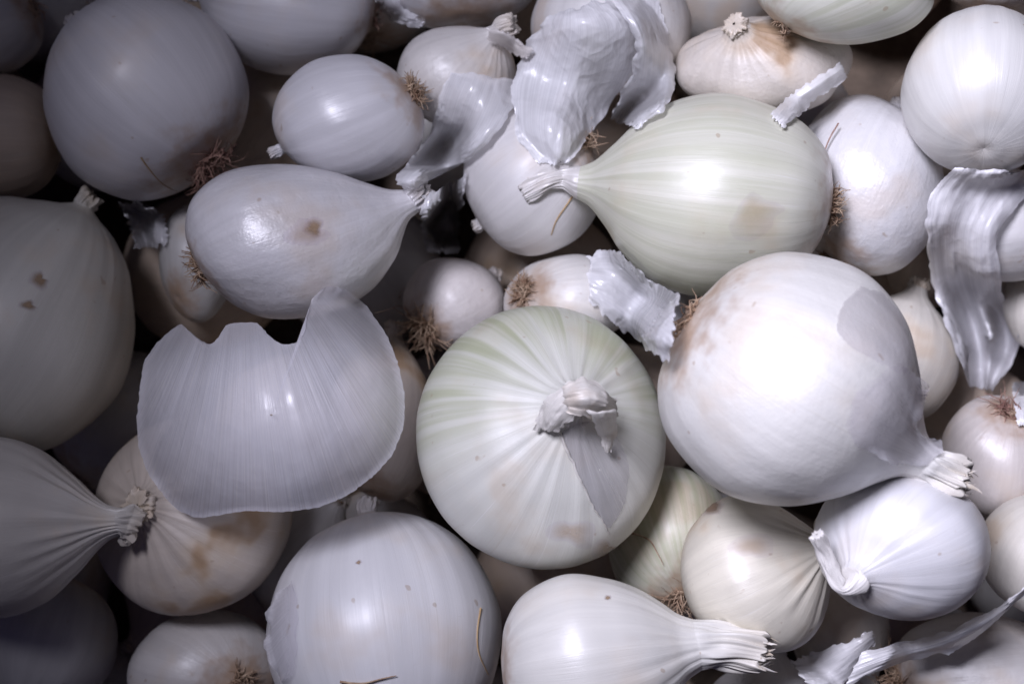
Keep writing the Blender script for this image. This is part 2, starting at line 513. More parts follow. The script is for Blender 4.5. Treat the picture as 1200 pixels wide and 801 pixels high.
        for i in range(roots):
            q = rg.uniform(0, 6.28); rr_ = rad * rg.uniform(0.3, 1.08)
            p = pc + rr_ * (math.cos(q) * a + math.sin(q) * b) - dk * 0.02 * Rm
            out = math.cos(q) * a + math.sin(q) * b
            vel = -dk * rg.uniform(0.2, 0.9) + out * rg.uniform(0.3, 1.3) + rg.normal(size=3) * 0.3
            L = hair * Rm * rg.uniform(0.35, 1.1); pts = [p]
            acc = rg.normal(size=3) * 0.5 * curl
            for kk in range(7):
                vel = vel / np.linalg.norm(vel)
                p = p + vel * L / 7; pts.append(p); vel = vel + acc + rg.normal(size=3) * 0.28 * curl - dk * 0.03
            tube_into(V, F, [x - orig for x in pts], rg.uniform(0.00016, 0.00034))
        hm = link('root_hairs', mesh_from('root_hairs', V, F), plate, hairmat or M_HAIR)
        hm['kind'] = 'stuff'
    bv = BVHTree.FromPolygons([tuple(v) for v in G.reshape(-1, 3)], grid_faces(G.shape[0], nc, True))
    o = dict(root=root, bulb=bulb, bvh=bv, orig=orig, C=C, R=Rm, zc=zc, top=P[..., 2].max(), mat=mat, P=P)
    ONIONS[key] = o
    return o


def shoot(bvh, px, py):
    x, y = px2w(px, py, 0.0)
    d = Vector((x, y, -CAM_Z)).normalized()
    loc, n, _, _ = bvh.ray_cast(Vector((0, 0, CAM_Z)), d)
    if loc is None:
        x, y = px2w(px, py, 0.12)
        loc, n, _, _ = bvh.find_nearest(Vector((x, y, 0.12)))
    loc = np.array(loc); n = np.array(n)
    if n.dot(np.array([0, 0, CAM_Z]) - loc) < 0: n = -n
    return loc, n


def strand(key, pts, rad=0.0003, mat=None, name='dry_fibre', lift=0.0001, n=14, wig=0.0):
    """thin fibre lying on an onion's skin"""
    o = ONIONS[key]
    c = catmull(np.array(pts, float), n)
    W = []
    for i, (a, b) in enumerate(c):
        l, nn = shoot(o['bvh'], a + random.gauss(0, wig), b + random.gauss(0, wig))
        W.append(l + nn * (lift if not hasattr(lift, '__len__') else np.interp(i / (n - 1), [0, 1], lift)) - o['orig'])
    V, F = [], []; tube_into(V, F, W, rad, 5)
    return link(name, mesh_from(name, V, F), o['root'], mat or M_FIBRE)


def polar_outline(poly, cen, nth):
    poly = np.array(poly, float); c = np.array(cen, float)
    q = np.vstack([poly, poly[:1]])
    sm = []
    for i in range(len(poly)):                     # round corners a little
        p, c_, n = poly[i - 1], poly[i], poly[(i + 1) % len(poly)]
        sm += [c_ * 0.78 + p * 0.22, c_ * 0.90 + (p + n) * 0.05, c_ * 0.78 + n * 0.22]
    q = np.vstack([sm, sm[:1]])
    d = np.r_[0, np.cumsum(np.linalg.norm(np.diff(q, axis=0), axis=1))]
    u = np.linspace(0, d[-1], nth, endpoint=False)
    return np.c_[np.interp(u, d, q[:, 0]), np.interp(u, d, q[:, 1])]


def patch(key, poly, cen, mat, lift=0.0005, curl=0.0012, nth=120, nr=16, name='torn_skin', jag=1.2, pole=None, seed=1, kf=7.0, fade=None, soft=False):
    """a layer of outer skin lying on the visible side of an onion, its edge lifting a little"""
    o = ONIONS[key]; rg = np.random.default_rng(seed)
    ol = polar_outline(poly, cen, nth)
    jit = rg.normal(size=ol.shape) * jag
    cen = np.array(cen, float); P = np.zeros((nr, nth, 3)); fib = np.zeros((nr, nth, 3)); fd = np.zeros((nr, nth))
    pole = pole or cen
    ph = rg.uniform(0, 6.28, 3)
    for i in range(nr):
        g = 0.02 + 0.98 * (i / (nr - 1))
        for j in range(nth):
            p = cen + (ol[j] - cen) * g + jit[j] * g ** 8
            l, n = shoot(o['bvh'], p[0], p[1])
            q = j / nth * 6.283
            e = smooth(0.82, 1.0, g) * curl * (0.6 + 0.6 * math.sin(5 * q + ph[0]) + 0.5 * math.sin(9 * q + ph[1]))
            P[i, j] = l + n * (lift + max(e, -lift * 0.6)) - o['orig']
            fib[i, j] = (math.atan2(p[1] - pole[1], p[0] - pole[0]) * kf, math.hypot(*(p - np.array(pole))) * 0.02, 0)
            fd[i, j] = (smooth(0.15, 1.0, g) if soft else 0) if not fade else float(smooth(0, 1, ((p[0] - fade[0]) * (fade[2] - fade[0]) + (p[1] - fade[1]) * (fade[3] - fade[1])) / ((fade[2] - fade[0]) ** 2 + (fade[3] - fade[1]) ** 2)))
    me = mesh_from(name, P.reshape(-1, 3), grid_faces(nr, nth, True), fib.reshape(-1, 3))
    me.attributes.new('fade', 'FLOAT', 'POINT').data.foreach_set('value', fd.astype(np.float32).ravel())
    return link(name, me, o['root'], mat)


# ------------------------------------------------------------------ loose pieces of dry skin
def finish_film(name, P, fib, mat, wrap, label, thick=0.00012, parent=None, group=None):
    orig = np.array([P[..., 0].mean(), P[..., 1].mean(), P[..., 2].min()])
    if parent is not None: orig = parent['orig']
    me = mesh_from(name, (P - orig).reshape(-1, 3), grid_faces(P.shape[0], P.shape[1], wrap), fib.reshape(-1, 3))
    o = link(name, me, parent['root'] if parent else None, mat)
    if parent is None:
        o.location = orig; o['label'] = label; o['category'] = 'onion skin'; o['group'] = group or 'loose papery onion skins'
    return o


def relax(Z, Hm, n, wrap):
    """smooth a sheet that may not sink below what lies under it"""
    for _ in range(n):
        E = np.pad(Z, ((1, 1), (0, 0)), 'edge'); A = (E[:-2] + E[2:] + 2 * Z) / 4
        E = np.pad(A, ((0, 0), (1, 1)), 'wrap' if wrap else 'edge'); A = (E[:, :-2] + E[:, 2:] + 2 * A) / 4
        Z = np.maximum(A, Hm)
    return Z


def strip(name, left, right, label, mat, nu=64, nv=40, bulge=0.004, off=0.001, crump=0.0015, seed=1, parent=None, jag=2.0, kf=10.0, tight=0.55, sag=6, solid=0.00012, clear=0.0006, lift=0.0, fold=0.0):
    """papery strip between two edge lines (px, py, height over what lies below in m), draped on the heap"""
    rg = np.random.default_rng(seed)
    A = catmull(np.array(left, float), nu); B = catmull(np.array(right, float), nu)
    U, Vv = np.meshgrid(np.linspace(0, 1, nu), np.linspace(0, 1, nv), indexing='ij')
    Q = A[:, None, :] * (1 - Vv[..., None]) + B[:, None, :] * Vv[..., None]
    def rag(n):
        q = np.convolve(rg.normal(size=n + 8), np.array([1, 2, 3, 2, 1]) / 4.36, 'same')[4:-4]
        return q + 0.35 * rg.normal(size=n)
    acr = B[:, :2] - A[:, :2]; acr = acr / (np.linalg.norm(acr, axis=1, keepdims=True) + 1e-6)
    ea = (1 - Vv) ** 14; eb = Vv ** 14
    Q[..., :2] += acr[:, None, :] * (ea * rag(nu)[:, None] * jag + eb * rag(nu)[:, None] * jag)[..., None]
    jg = np.cumsum(rg.normal(size=nv)) ; jg -= np.linspace(jg[0], jg[-1], nv)
    dirv = (Q[-1] - Q[-2]); Q[-1, :, :2] += dirv[:, :2] * 0; 
    jr = np.array([rag(nv), rag(nv)]) * jag
    Q[0, :, :2] += (Q[0] - Q[2])[:, :2] / (np.linalg.norm((Q[0] - Q[2])[:, :2], axis=1, keepdims=True) + 1e-6) * jr[0][:, None]
    Q[-1, :, :2] += (Q[-1] - Q[-3])[:, :2] / (np.linalg.norm((Q[-1] - Q[-3])[:, :2], axis=1, keepdims=True) + 1e-6) * jr[1][:, None]
    Z = np.full((nu, nv), 0.12); 
    for it in range(3):
        X, Y = px2w(Q[..., 0], Q[..., 1], Z)
        Hm = np.array([[height(X[i, j], Y[i, j]) for j in range(nv)] for i in range(nu)]) + clear
        base = Hm + Q[..., 2]
        Z = relax(base, Hm, sag * 14, False)
        Z = Z + bulge * (4 * Vv * (1 - Vv)) * np.sin(np.clip(U * 1.0, 0, 1) * math.pi) ** 0.5
        cr = 0
        rgc = np.random.default_rng(seed + 100)
        for q_ in range(12):
            a, b = rgc.normal() * (2.0 + 0.5 * q_), rgc.normal() * (4 + 1.6 * q_)
            cr = cr + (np.abs(np.sin(a * U + b * Vv + rgc.uniform(0, 6.28) + 0.8 * np.sin(3 * U + q_) )) - 0.6) / (1 + 0.12 * q_)
        rgs = cr / 2.6 * crump * 0.33
        if fold:
            rgf = np.random.default_rng(seed + 200); fz = 0
            for q_ in range(9):
                an = rgf.uniform(0, 3.14); c0 = rgf.uniform(0.15, 0.85)
                fz = fz + np.abs((U - rgf.uniform(0.1, 0.9)) * math.cos(an) * 2.0 + (Vv - c0) * math.sin(an)) * rgf.choice([-1, -1, 1])
            fz = fz - fz.mean(); Z = Z + fold * fz
        Z = np.maximum(Z + rgs + lift, Hm)
    X, Y = px2w(Q[..., 0], Q[..., 1], Z)
    P = np.stack([X, Y, Z], -1)
    fib = np.stack([Vv * kf, U * 3, 0 * U], -1)
    o = finish_film(name, P, fib, mat, False, label, solid, parent)
    stamp(dense(P, 2, False))
    return o


def dome(name, poly, cen, label, mat, apex, pole, ribs=0.0006, nr=34, nth=220, seed=3, edge_drop=0.03, jag=0.8, kf=10.0, rpx=165.0, tilt=(0, 0)):
    rg = np.random.default_rng(seed)
    ol = polar_outline(poly, cen, nth); jit = rg.normal(size=ol.shape) * jag
    cen = np.array(cen, float)
    g = np.linspace(0.01, 1, nr)[:, None, None]
    Q = cen + (ol[None] - cen) * g + jit[None] * g ** 8
    rho = np.linalg.norm(Q - cen, axis=2) / rpx
    ang = np.arctan2(Q[..., 0] - pole[0], Q[..., 1] - pole[1])
    dome_ = np.sqrt(np.clip(1 - (rho / 1.08) ** 2, 0.02, 1)) - 1
    Zd = apex + edge_drop * dome_ + tilt[0] * (Q[..., 0] - cen[0]) + tilt[1] * (Q[..., 1] - cen[1])
    rib = 0
    for kk in (13, 19, 27, 41): rib = rib + np.sin(kk * ang + rg.uniform(0, 6.28)) * rg.uniform(0.5, 1)
    Zd = Zd + ribs * rib * 0.5
    ph = rg.uniform(0, 6.28, 4)
    Zd = Zd + 0.0006 * np.sin(Q[..., 0] * 0.03 + ph[0]) * np.sin(Q[..., 1] * 0.035 + ph[1]) + 0.0001 * np.sin(Q[..., 0] * 0.05 + Q[..., 1] * 0.11 + ph[2])* np.sin(Q[..., 0] * 0.045 + ph[3])
    X, Y = px2w(Q[..., 0], Q[..., 1], Zd)
    Hm = np.array([[height(X[i, j], Y[i, j]) for j in range(nth)] for i in range(nr)]) + 0.0006
    Z = np.maximum(Zd, Hm)
    Z = relax(Z, np.maximum(Hm, Zd), 4, True)
    X, Y = px2w(Q[..., 0], Q[..., 1], Z)
    P = np.stack([X, Y, Z], -1)
    fib = np.stack([ang * kf, np.linalg.norm(Q - np.array(pole), axis=2) * 0.02, 0 * ang], -1)
    o = finish_film(name, P, fib, mat, True, label)
    o.data.attributes.new('fade', 'FLOAT', 'POINT').data.foreach_set('value', (0.48 * smooth(450, 350, Q[..., 1])).astype(np.float32).ravel())
    stamp(dense(P, 2, True))
    return o


# ------------------------------------------------------------------ the floor under the heap
fme = bpy.data.meshes.new('floor')
fme.from_pydata([(-1.2, -1.2, 0), (1.2, -1.2, 0), (1.2, 1.2, 0), (-1.2, 1.2, 0)], [], [(0, 1, 2, 3)])
floor = link('floor', fme, None, M_FLOOR); floor['kind'] = 'structure'
floor['label'] = 'dark board floor underneath the heap of onions'

WHITE = skin_mat()
PEARL = skin_mat((0.73, 0.72, 0.745), brown=0.10, crinkle=0.12, rough=0.33)
SMOOTHW = skin_mat((0.78, 0.77, 0.74), stain=0.0, brown=0.06, crinkle=0.06, rough=0.34, veins=0.25)
CREAM = skin_mat((0.76, 0.72, 0.64), warm=0.25, brown=0.22, crinkle=0.10)
BROWN = skin_mat((0.66, 0.58, 0.50), warm=0.55, brown=0.75, crinkle=0.30, rough=0.45)
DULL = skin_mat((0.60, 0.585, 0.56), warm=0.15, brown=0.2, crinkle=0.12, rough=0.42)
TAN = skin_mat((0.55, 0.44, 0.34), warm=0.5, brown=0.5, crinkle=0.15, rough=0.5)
GREEN = skin_mat((0.78, 0.77, 0.67), warm=0.15, green=0.42, brown=0.10, crinkle=0.08, veins=1.0, greenrange=(1.6, 0.9, -0.1))
GRTOP = skin_mat((0.72, 0.72, 0.66), warm=0.05, green=0.8, brown=0.08, crinkle=0.08, veins=1.0, greenrange=(0.95, 0.50, 0.0), gside=(0.70, -0.72))
F_BLUE = film_mat((0.95, 0.94, 0.99), 0.78, 0.33, 0.10, 1.3, 0.08)
F_CLEAR = film_mat((0.92, 0.92, 0.95), 0.72, 0.22, 0.40, 0.4, 0.10)
F_WHITE = film_mat((0.88, 0.87, 0.88), 0.98, 0.32, 0.35, 0.8, 0.15)
F_GREY = film_mat((0.56, 0.55, 0.52), 0.24, 0.4, 0.25, 0.5, 0.2)
F_SCAR = film_mat((0.40, 0.26, 0.13), 0.75, 0.5, 0.1, 0.1, 0.2)
F_DRY = film_mat((0.80, 0.77, 0.72), 0.98, 0.5, 0.4, 0.9, 0.5)

# ------------------------------------------------------------------ bottom layer of the heap, seen only down in the gaps
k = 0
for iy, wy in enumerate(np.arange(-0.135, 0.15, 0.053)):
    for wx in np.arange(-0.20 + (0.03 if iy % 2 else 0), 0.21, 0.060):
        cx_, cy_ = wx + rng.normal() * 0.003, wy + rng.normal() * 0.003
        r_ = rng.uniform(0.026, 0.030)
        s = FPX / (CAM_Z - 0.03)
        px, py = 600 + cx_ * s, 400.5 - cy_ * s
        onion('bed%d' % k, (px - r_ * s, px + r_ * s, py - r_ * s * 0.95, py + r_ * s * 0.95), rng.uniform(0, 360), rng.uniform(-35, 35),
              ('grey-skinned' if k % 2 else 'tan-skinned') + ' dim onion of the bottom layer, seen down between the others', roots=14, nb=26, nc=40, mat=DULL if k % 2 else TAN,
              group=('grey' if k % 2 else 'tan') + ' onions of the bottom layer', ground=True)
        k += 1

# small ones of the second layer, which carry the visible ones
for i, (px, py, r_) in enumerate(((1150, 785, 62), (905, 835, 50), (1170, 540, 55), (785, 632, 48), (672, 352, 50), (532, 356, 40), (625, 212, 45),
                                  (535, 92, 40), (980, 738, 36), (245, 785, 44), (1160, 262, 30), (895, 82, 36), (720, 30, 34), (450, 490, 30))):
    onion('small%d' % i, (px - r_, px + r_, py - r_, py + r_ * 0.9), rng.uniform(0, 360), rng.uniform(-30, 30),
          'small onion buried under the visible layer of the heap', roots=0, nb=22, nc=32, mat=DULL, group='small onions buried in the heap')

# ------------------------------------------------------------------ the heap, from the lowest to the topmost
L = 'white onion '
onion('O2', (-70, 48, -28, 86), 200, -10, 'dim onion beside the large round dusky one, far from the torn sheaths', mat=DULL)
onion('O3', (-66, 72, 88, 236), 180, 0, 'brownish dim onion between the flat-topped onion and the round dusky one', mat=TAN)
onion('O27', (1105, 1215, -70, 11), 80, 0, 'onion mostly cut off, behind the smooth round white onion and green-streaked one', mat=WHITE)
onion('O30', (440, 635, -95, 33), 95, -20, 'smooth onion above the crumpled clear skin and the onion with brown crease', mat=PEARL, roots=0)
onion('O31', (238, 440, -72, 87), 172, 5, closed=True, label= 'smooth dusky onion between the large round dusky one and the tufted pearly one', mat=PEARL, roots=26, hair=0.2, hairmat=M_HAIRP)
onion('O41', (188, 272, 240, 378), 60, -40, 'dark small onion wedged behind the pearly bulb with torn sheath', mat=DULL, roots=0)
onion('O42', (1040, 1098, 275, 360), 60, 10, 'reddish tan onion down beside the hanging clear skin strip', mat=TAN, roots=0)
onion('O7', (-85, 18, 765, 880), 60, 10, 'dark corner of an onion below the dusky smooth one', mat=DULL, roots=0)
onion('O6', (-18, 136, 668, 832), 250, 20, 'dark dusky onion below the papery pointed-neck one', mat=DULL, roots=0)
onion('O39', (385, 512, 396, 588), 80, -20, 'brownish onion squeezed between the ribbed loose sheath and the green-topped onion', mat=BROWN, roots=0)
onion('O40', (283, 425, 588, 728), 60, 10, 'shadowed grey onion between the blotched brown one and the smooth white one', mat=DULL, roots=0)
onion('O29', (622, 810, -55, 112), 90, 10, 'onion lying under the crumpled clear skin', mat=WHITE, roots=0)
onion('O33', (465, 606, 31, 152), 48, 30, 'onion with brown creased neck behind the clear skin ribbon', mat=skin_mat((0.72, 0.69, 0.66), warm=0.4, brown=0.35, crinkle=0.4), neck=[(593, 31, 0.002), (602, 28, 0.003)], neck_r=12, roots=0, pleat=0.03)
onion('O20', (1176, 1268, 288, 412), 100, 20, 'yellowish onion beside the hanging clear skin strip', mat=CREAM, roots=0)
onion('O43', (1088, 1262, 196, 330), 20, -10, 'onion wrapped in the top of the hanging clear skin strip', mat=WHITE, roots=0)
onion('O18', (1103, 1238, 463, 608), 265, -38, 'onion with reddish root strands under the hanging clear skin strip', mat=skin_mat((0.70, 0.64, 0.60), warm=0.4, brown=0.3), roots=40, hair=0.5, hairmat=M_HAIRP)
onion('O15', (928, 1042, 680, 802), 300, 20, 'small shadowed onion under the onions joined by a twisted neck', mat=CREAM, roots=0)
onion('O12', (825, 978, 772, 890), 80, -30, 'onion under the ragged cut neck of the pear-shaped one', mat=WHITE, roots=0)
onion('O16', (1149, 1305, 572, 724), 70, 15, 'creamy onion beside the bluish onion with twisted dry neck', mat=CREAM, roots=0)
onion('O17', (1050, 1262, 718, 850), 12, 0, 'onion with brown root end and papery skin under the pointed loose flaps', mat=skin_mat((0.74, 0.71, 0.68), warm=0.3, brown=0.3, crinkle=0.45), roots=110, hair=0.55, curl=0.6)
onion('O38', (713, 860, 545, 724), 104, -44, 'striped onion with pale curly roots below the green-topped one', mat=skin_mat((0.70, 0.69, 0.60), warm=0.2, green=0.7, brown=0.2, veins=1.2, greenrange=(1.6, 0.9, -0.5)), roots=80, hair=0.5)
onion('O8', (105, 343, 489, 717), 150, 66, 'flattened onion with brown blotches and puckered top under the ribbed loose sheath', asp=(0.85, 0.72), point=0.2, mat=skin_mat((0.64, 0.56, 0.48), warm=0.55, brown=0.9, crinkle=0.3, rough=0.45, veins=1.0), pleat=0.04, neck_len=0.05, roots=0)
onion('O9', (152, 330, 714, 860), 175, -52, 'dusky onion with wispy root end facing up, beside the large smooth white one', mat=skin_mat((0.68, 0.65, 0.62), warm=0.3, brown=0.3), roots=60, hair=0.35)
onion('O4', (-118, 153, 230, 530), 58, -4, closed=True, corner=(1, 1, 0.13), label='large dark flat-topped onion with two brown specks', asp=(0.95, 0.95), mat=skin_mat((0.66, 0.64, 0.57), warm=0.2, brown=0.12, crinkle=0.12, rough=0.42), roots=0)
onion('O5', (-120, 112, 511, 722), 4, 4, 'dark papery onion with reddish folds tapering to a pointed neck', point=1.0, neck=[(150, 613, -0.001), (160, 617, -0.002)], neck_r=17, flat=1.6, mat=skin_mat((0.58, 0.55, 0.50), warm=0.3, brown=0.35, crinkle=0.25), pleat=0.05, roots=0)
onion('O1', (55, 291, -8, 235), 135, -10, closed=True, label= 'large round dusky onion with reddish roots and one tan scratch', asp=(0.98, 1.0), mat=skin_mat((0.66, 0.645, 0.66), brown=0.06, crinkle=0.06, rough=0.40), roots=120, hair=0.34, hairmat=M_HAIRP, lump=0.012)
onion('O26', (793, 997, 18, 142), 128, 48, 'crumpled brownish papery onion behind the yellow-green striped one', mat=skin_mat((0.72, 0.66, 0.59), warm=0.5, brown=0.8, crinkle=0.7, rough=0.45), lump=0.05, pleat=0.05, asp=(0.95, 0.8), neck_len=0.12, roots=0)
onion('O25', (886, 1094, -66, 51), 42, 8, 'green-streaked onion with dark root scar above the crumpled brownish one', mat=skin_mat((0.76, 0.755, 0.68), warm=0.1, green=0.5, brown=0.10, crinkle=0.06, veins=1.0, greenrange=(1.6, 0.9, -0.4)), roots=50, hair=0.2)
onion('O28', (543, 706, 124, 300), 218, -24, closed=True, label= 'smooth onion with dark root pit, partly under the crumpled clear skin', mat=skin_mat((0.76, 0.74, 0.73), brown=0.1, crinkle=0.1), roots=70, hair=0.35)
onion('O23', (925, 1103, 110, 323), 62, -10, closed=True, sink=0.004, label= 'glossy onion with a dark hair, between the yellow-green striped and the smooth round', mat=skin_mat((0.77, 0.76, 0.765), brown=0.10, crinkle=0.50, rough=0.27), roots=40, hair=0.2)
onion('O24', (1058, 1244, 8, 204), 80, -35, closed=True, label= 'smooth round bright white onion above the hanging clear skin strip', mat=SMOOTHW, roots=0, lump=0.012)
onion('O32', (320, 497, 65, 214), 205, -10, closed=True, label= 'pearly onion with brown tuft of roots touching the onion with creased neck', mat=PEARL, asp=(1.0, 1.0), roots=130, hair=0.30, neck_len=0.2)
onion('O36', (590, 748, 298, 402), 345, -34, 'onion with brown furry root end between the small hairy one and papery scraps', asp=(0.75, 1.1), mat=skin_mat((0.75, 0.73, 0.70), warm=0.2, brown=0.15), roots=170, hair=0.30, neck=[(770, 368, 0.0), (792, 392, 0.0)], neck_r=15, flat=1.5, neckmat=F_WHITE)
onion('O35', (472, 593, 302, 412), 42, -34, 'smallest onion with brown wispy roots, above the green-topped one', asp=(0.95, 0.9), mat=skin_mat((0.72, 0.67, 0.64), warm=0.45, brown=0.45, crinkle=0.6, rough=0.5), roots=150, hair=0.65)
onion('O19', (985, 1128, 343, 496), 70, -10, 'cream onion hidden behind the biggest white one', mat=CREAM, roots=0)
onion('O34', (220, 474, 192, 374), 24, -2, 'pearly onion with a tan scar, clear ribbon at its neck and brown root end', asp=(0.80, 1.12), point=0.35, mat=skin_mat((0.73, 0.715, 0.73), brown=0.10, crinkle=0.50, rough=0.25), roots=110, hair=0.22, neck=[(491, 226, 0.001), (498, 220, 0.002)], neck_r=17, pleat=0.02)
onion('O13', (797, 973, 580, 764), 28, 26, 'yellowish small onion with pinched neck touching the twisted dry neck', asp=(0.95, 0.84), point=0.9, mat=skin_mat((0.78, 0.735, 0.62), warm=0.35, brown=0.22, crinkle=0.12), pleat=0.04, neck=[(968, 618, 0.003), (973, 612, 0.004)], neck_r=13, roots=0)
onion('O14', (957, 1158, 549, 726), 208, 44, 'bluish white onion with puckered top and twisted dry neck', asp=(0.95, 0.85), point=0.3, mat=skin_mat((0.76, 0.755, 0.77), brown=0.06, crinkle=0.08, veins=0.7), pleat=0.016, neck=[(1004, 684, 0.001), (988, 690, 0.001), (975, 668, 0.0005), (966, 645, 0.001), (957, 626, 0.004)], neck_r=7.5, flat=1.2, twist=14.0, neckmat=M_NECK, roots=0)
onion('O10', (314, 588, 600, 884), 100, -18, closed=True, label= 'large smooth white onion below the ribbed loose sheath', asp=(0.97, 1.0), mat=skin_mat((0.76, 0.755, 0.765), brown=0.06, crinkle=0.07, rough=0.34, veins=0.35), roots=24, hair=0.3, lump=0.012)
onion('O11', (587, 816, 672, 878), 9, 3, sink=0.004, label= 'pear-shaped white onion with thick neck cut ragged', asp=(0.95, 1.1), point=0.3, mat=skin_mat((0.80, 0.785, 0.735), brown=0.07, crinkle=0.06, veins=0.4), wide=0.29, neck=[(852, 756, 0.0), (893, 763, 0.0)], neck_r=25, flat=1.1, flare=0.9, fibres=40, roots=0, pleat=0.02)
onion('O22', (698, 976, 110, 347), 173, -4, sink=0.006, label= 'yellow-green striped onion with dry bent neck', asp=(0.98, 0.96), point=0.0, mat=GREEN, neck=[(660, 209, 0.001), (640, 212, 0.002), (614, 226, 0.0)], neck_r=9, flat=1.3, flare=1.1, twist=5.0, neckmat=M_NECK, roots=120, hair=0.18, pleat=0.015)
onion('O37', (487, 784, 357, 667), 48, 68, 'onion with green-streaked top and torn papery neck facing up', asp=(0.9, 0.80), point=0.1, mat=GRTOP, pleat=0.012, neck=[(682, 468, 0.004), (694, 463, 0.004)], neck_r=15, flat=1.3, fibres=14, flare=0.7, neckmat=F_DRY, roots=0, nb=80, nc=160, lump=0.012)
onion('O21', (771, 1082, 295, 591), 328, -3, sink=0.007, label= 'biggest bright white onion with cut neck and grey worn patch', asp=(0.95, 1.02), point=0.55, mat=skin_mat((0.78, 0.765, 0.725), brown=0.07, warm=0.05, crinkle=0.32, rough=0.34, veins=0.6), neck=[(1103, 552, 0.0), (1127, 561, 0.0)], neck_r=22, flat=1.1, flare=1.0, fibres=40, roots=90, hair=0.13, nb=80, nc=160, pleat=0.02, lump=0.014)

# ------------------------------------------------------------------ marks, torn skins and fibres on single onions
strand('O1', [(165, 184), (174, 197), (190, 215), (212, 227)], 0.0003)
strand('O23', [(986, 153), (974, 172), (966, 190), (961, 203)], 0.0003, M_HAIRP, lift=(0.0035, 0.0002))
strand('O28', [(676, 222), (664, 240), (652, 258), (646, 275)], 0.0004)
strand('O10', [(400, 797), (425, 799), (450, 793), (464, 790)], 0.0004, M_HAIR, lift=0.001)
strand('O10', [(563, 712), (559, 740), (561, 765), (572, 790)], 0.00035)
strand('O38', [(742, 624), (762, 632), (772, 648), (778, 660)], 0.0003, M_HAIR, lift=0.0012)
patch('O21', [(1008, 336), (1036, 345), (1056, 372), (1068, 410), (1060, 440), (1030, 425), (1000, 410), (978, 388), (985, 358)], (1022, 385), F_GREY, 0.0003, 0.0003, name='worn_patch', pole=(1110, 540), seed=4, jag=0.6, fade=(985, 360, 1065, 430))
patch('O21', [(1082, 460), (1070, 500), (1100, 530), (1085, 545), (1045, 540), (1000, 520), (985, 490), (1010, 450), (1045, 425), (1066, 432)], (1040, 490), film_mat((0.84, 0.83, 0.86), 0.40, 0.32, 0.15, 0.6, 0.05), 0.0004, 0.0015, pole=(1120, 555), seed=5, jag=0.8, fade=(1060, 520, 990, 470))
patch('O37', [(655, 506), (685, 492), (718, 500), (738, 545), (732, 590), (712, 622), (690, 584), (672, 545)], (702, 550), film_mat((0.50, 0.49, 0.50), 0.50, 0.4, 0.1, 0.8, 0.1), 0.0003, 0.0, name='worn_patch', pole=(668, 478), seed=6, jag=0.4, fade=(690, 560, 745, 530))
strand('O37', [(655, 506), (672, 545), (690, 584), (713, 623)], 0.0005, F_DRY, name='torn_edge', lift=0.0003, n=30, wig=0.5)
strip('neck_flake', [(626, 502, 0.001), (636, 472, 0.003), (668, 446, 0.003)], [(652, 508, 0.001), (672, 490, 0.004), (702, 466, 0.004)], '', F_DRY, bulge=0.003, crump=0.004, seed=51, parent=ONIONS['O37'], jag=1.5, nu=30, nv=22, sag=2)
strip('neck_flake', [(658, 452, 0.002), (688, 442, 0.004), (722, 468, 0.003)], [(664, 484, 0.002), (698, 492, 0.003), (724, 490, 0.002)], '', F_DRY, bulge=0.004, crump=0.004, seed=52, parent=ONIONS['O37'], jag=1.5, nu=30, nv=22, sag=2)
strip('neck_flake', [(688, 482, 0.002), (700, 505, 0.002), (708, 530, 0.003)], [(722, 480, 0.002), (722, 505, 0.003), (716, 528, 0.003)], '', F_DRY, bulge=0.002, crump=0.002, seed=53, parent=ONIONS['O37'], jag=1.2, nu=26, nv=16, sag=2)
patch('O10', [(318, 720), (332, 690), (350, 680), (352, 740), (348, 790), (330, 798), (316, 758)], (335, 745), film_mat((0.84, 0.83, 0.86), 0.55, 0.32, 0.10, 0.5, 0.05), 0.0006, 0.0012, pole=(430, 620), seed=9, jag=0.3, fade=(325, 745, 356, 745))
def blemish(key, x, y, r, seed, name, mat):
    rg = np.random.default_rng(seed); n = 16
    rad = r * (1 + 0.22 * np.convolve(rg.normal(size=n + 2), [0.3, 0.5, 0.3], 'same')[1:-1] * 2)
    patch(key, [(x + rad[i] * math.cos(i / n * 6.283), y - 0.75 * rad[i] * math.sin(i / n * 6.283)) for i in range(n)], (x, y), mat,
          0.00025, 0.0, name=name, seed=seed, nth=40, nr=12, jag=0.2, soft=True)


blemish('O34', 368, 268, 13, 13, 'tan_scar', F_SCAR)
blemish('O34', 362, 274, 24, 43, 'tan_scar', film_mat((0.58, 0.44, 0.30), 0.35, 0.4, 0.1, 0.1, 0.2))
blemish('O4', 48, 327, 12, 14, 'brown_speck', F_SCAR)
blemish('O4', 33, 357, 9, 15, 'brown_speck', F_SCAR)
blemish('O10', 420, 659, 4, 44, 'brown_speck', F_SCAR)
blemish('O11', 712, 701, 5, 45, 'brown_speck', F_SCAR)
blemish('O37', 668, 622, 26, 46, 'tan_scar', film_mat((0.66, 0.50, 0.34), 0.40, 0.4, 0.1, 0.1, 0.2))
blemish('O37', 712, 640, 22, 47, 'tan_scar', film_mat((0.60, 0.46, 0.32), 0.40, 0.4, 0.1, 0.1, 0.2))
blemish('O13', 880, 640, 20, 48, 'tan_scar', film_mat((0.66, 0.50, 0.34), 0.35, 0.4, 0.1, 0.1, 0.2))
blemish('O22', 880, 245, 30, 49, 'tan_scar', film_mat((0.66, 0.55, 0.34), 0.30, 0.4, 0.1, 0.1, 0.2))
patch('O13', [(815, 590), (835, 580), (850, 590), (846, 603), (828, 606)], (832, 593), film_mat((0.34, 0.22, 0.14), 0.9, 0.6, 0.4, 0.3, 0.2), 0.0003, 0.0004, name='brown_scar', seed=17, nth=40, nr=10, soft=True)

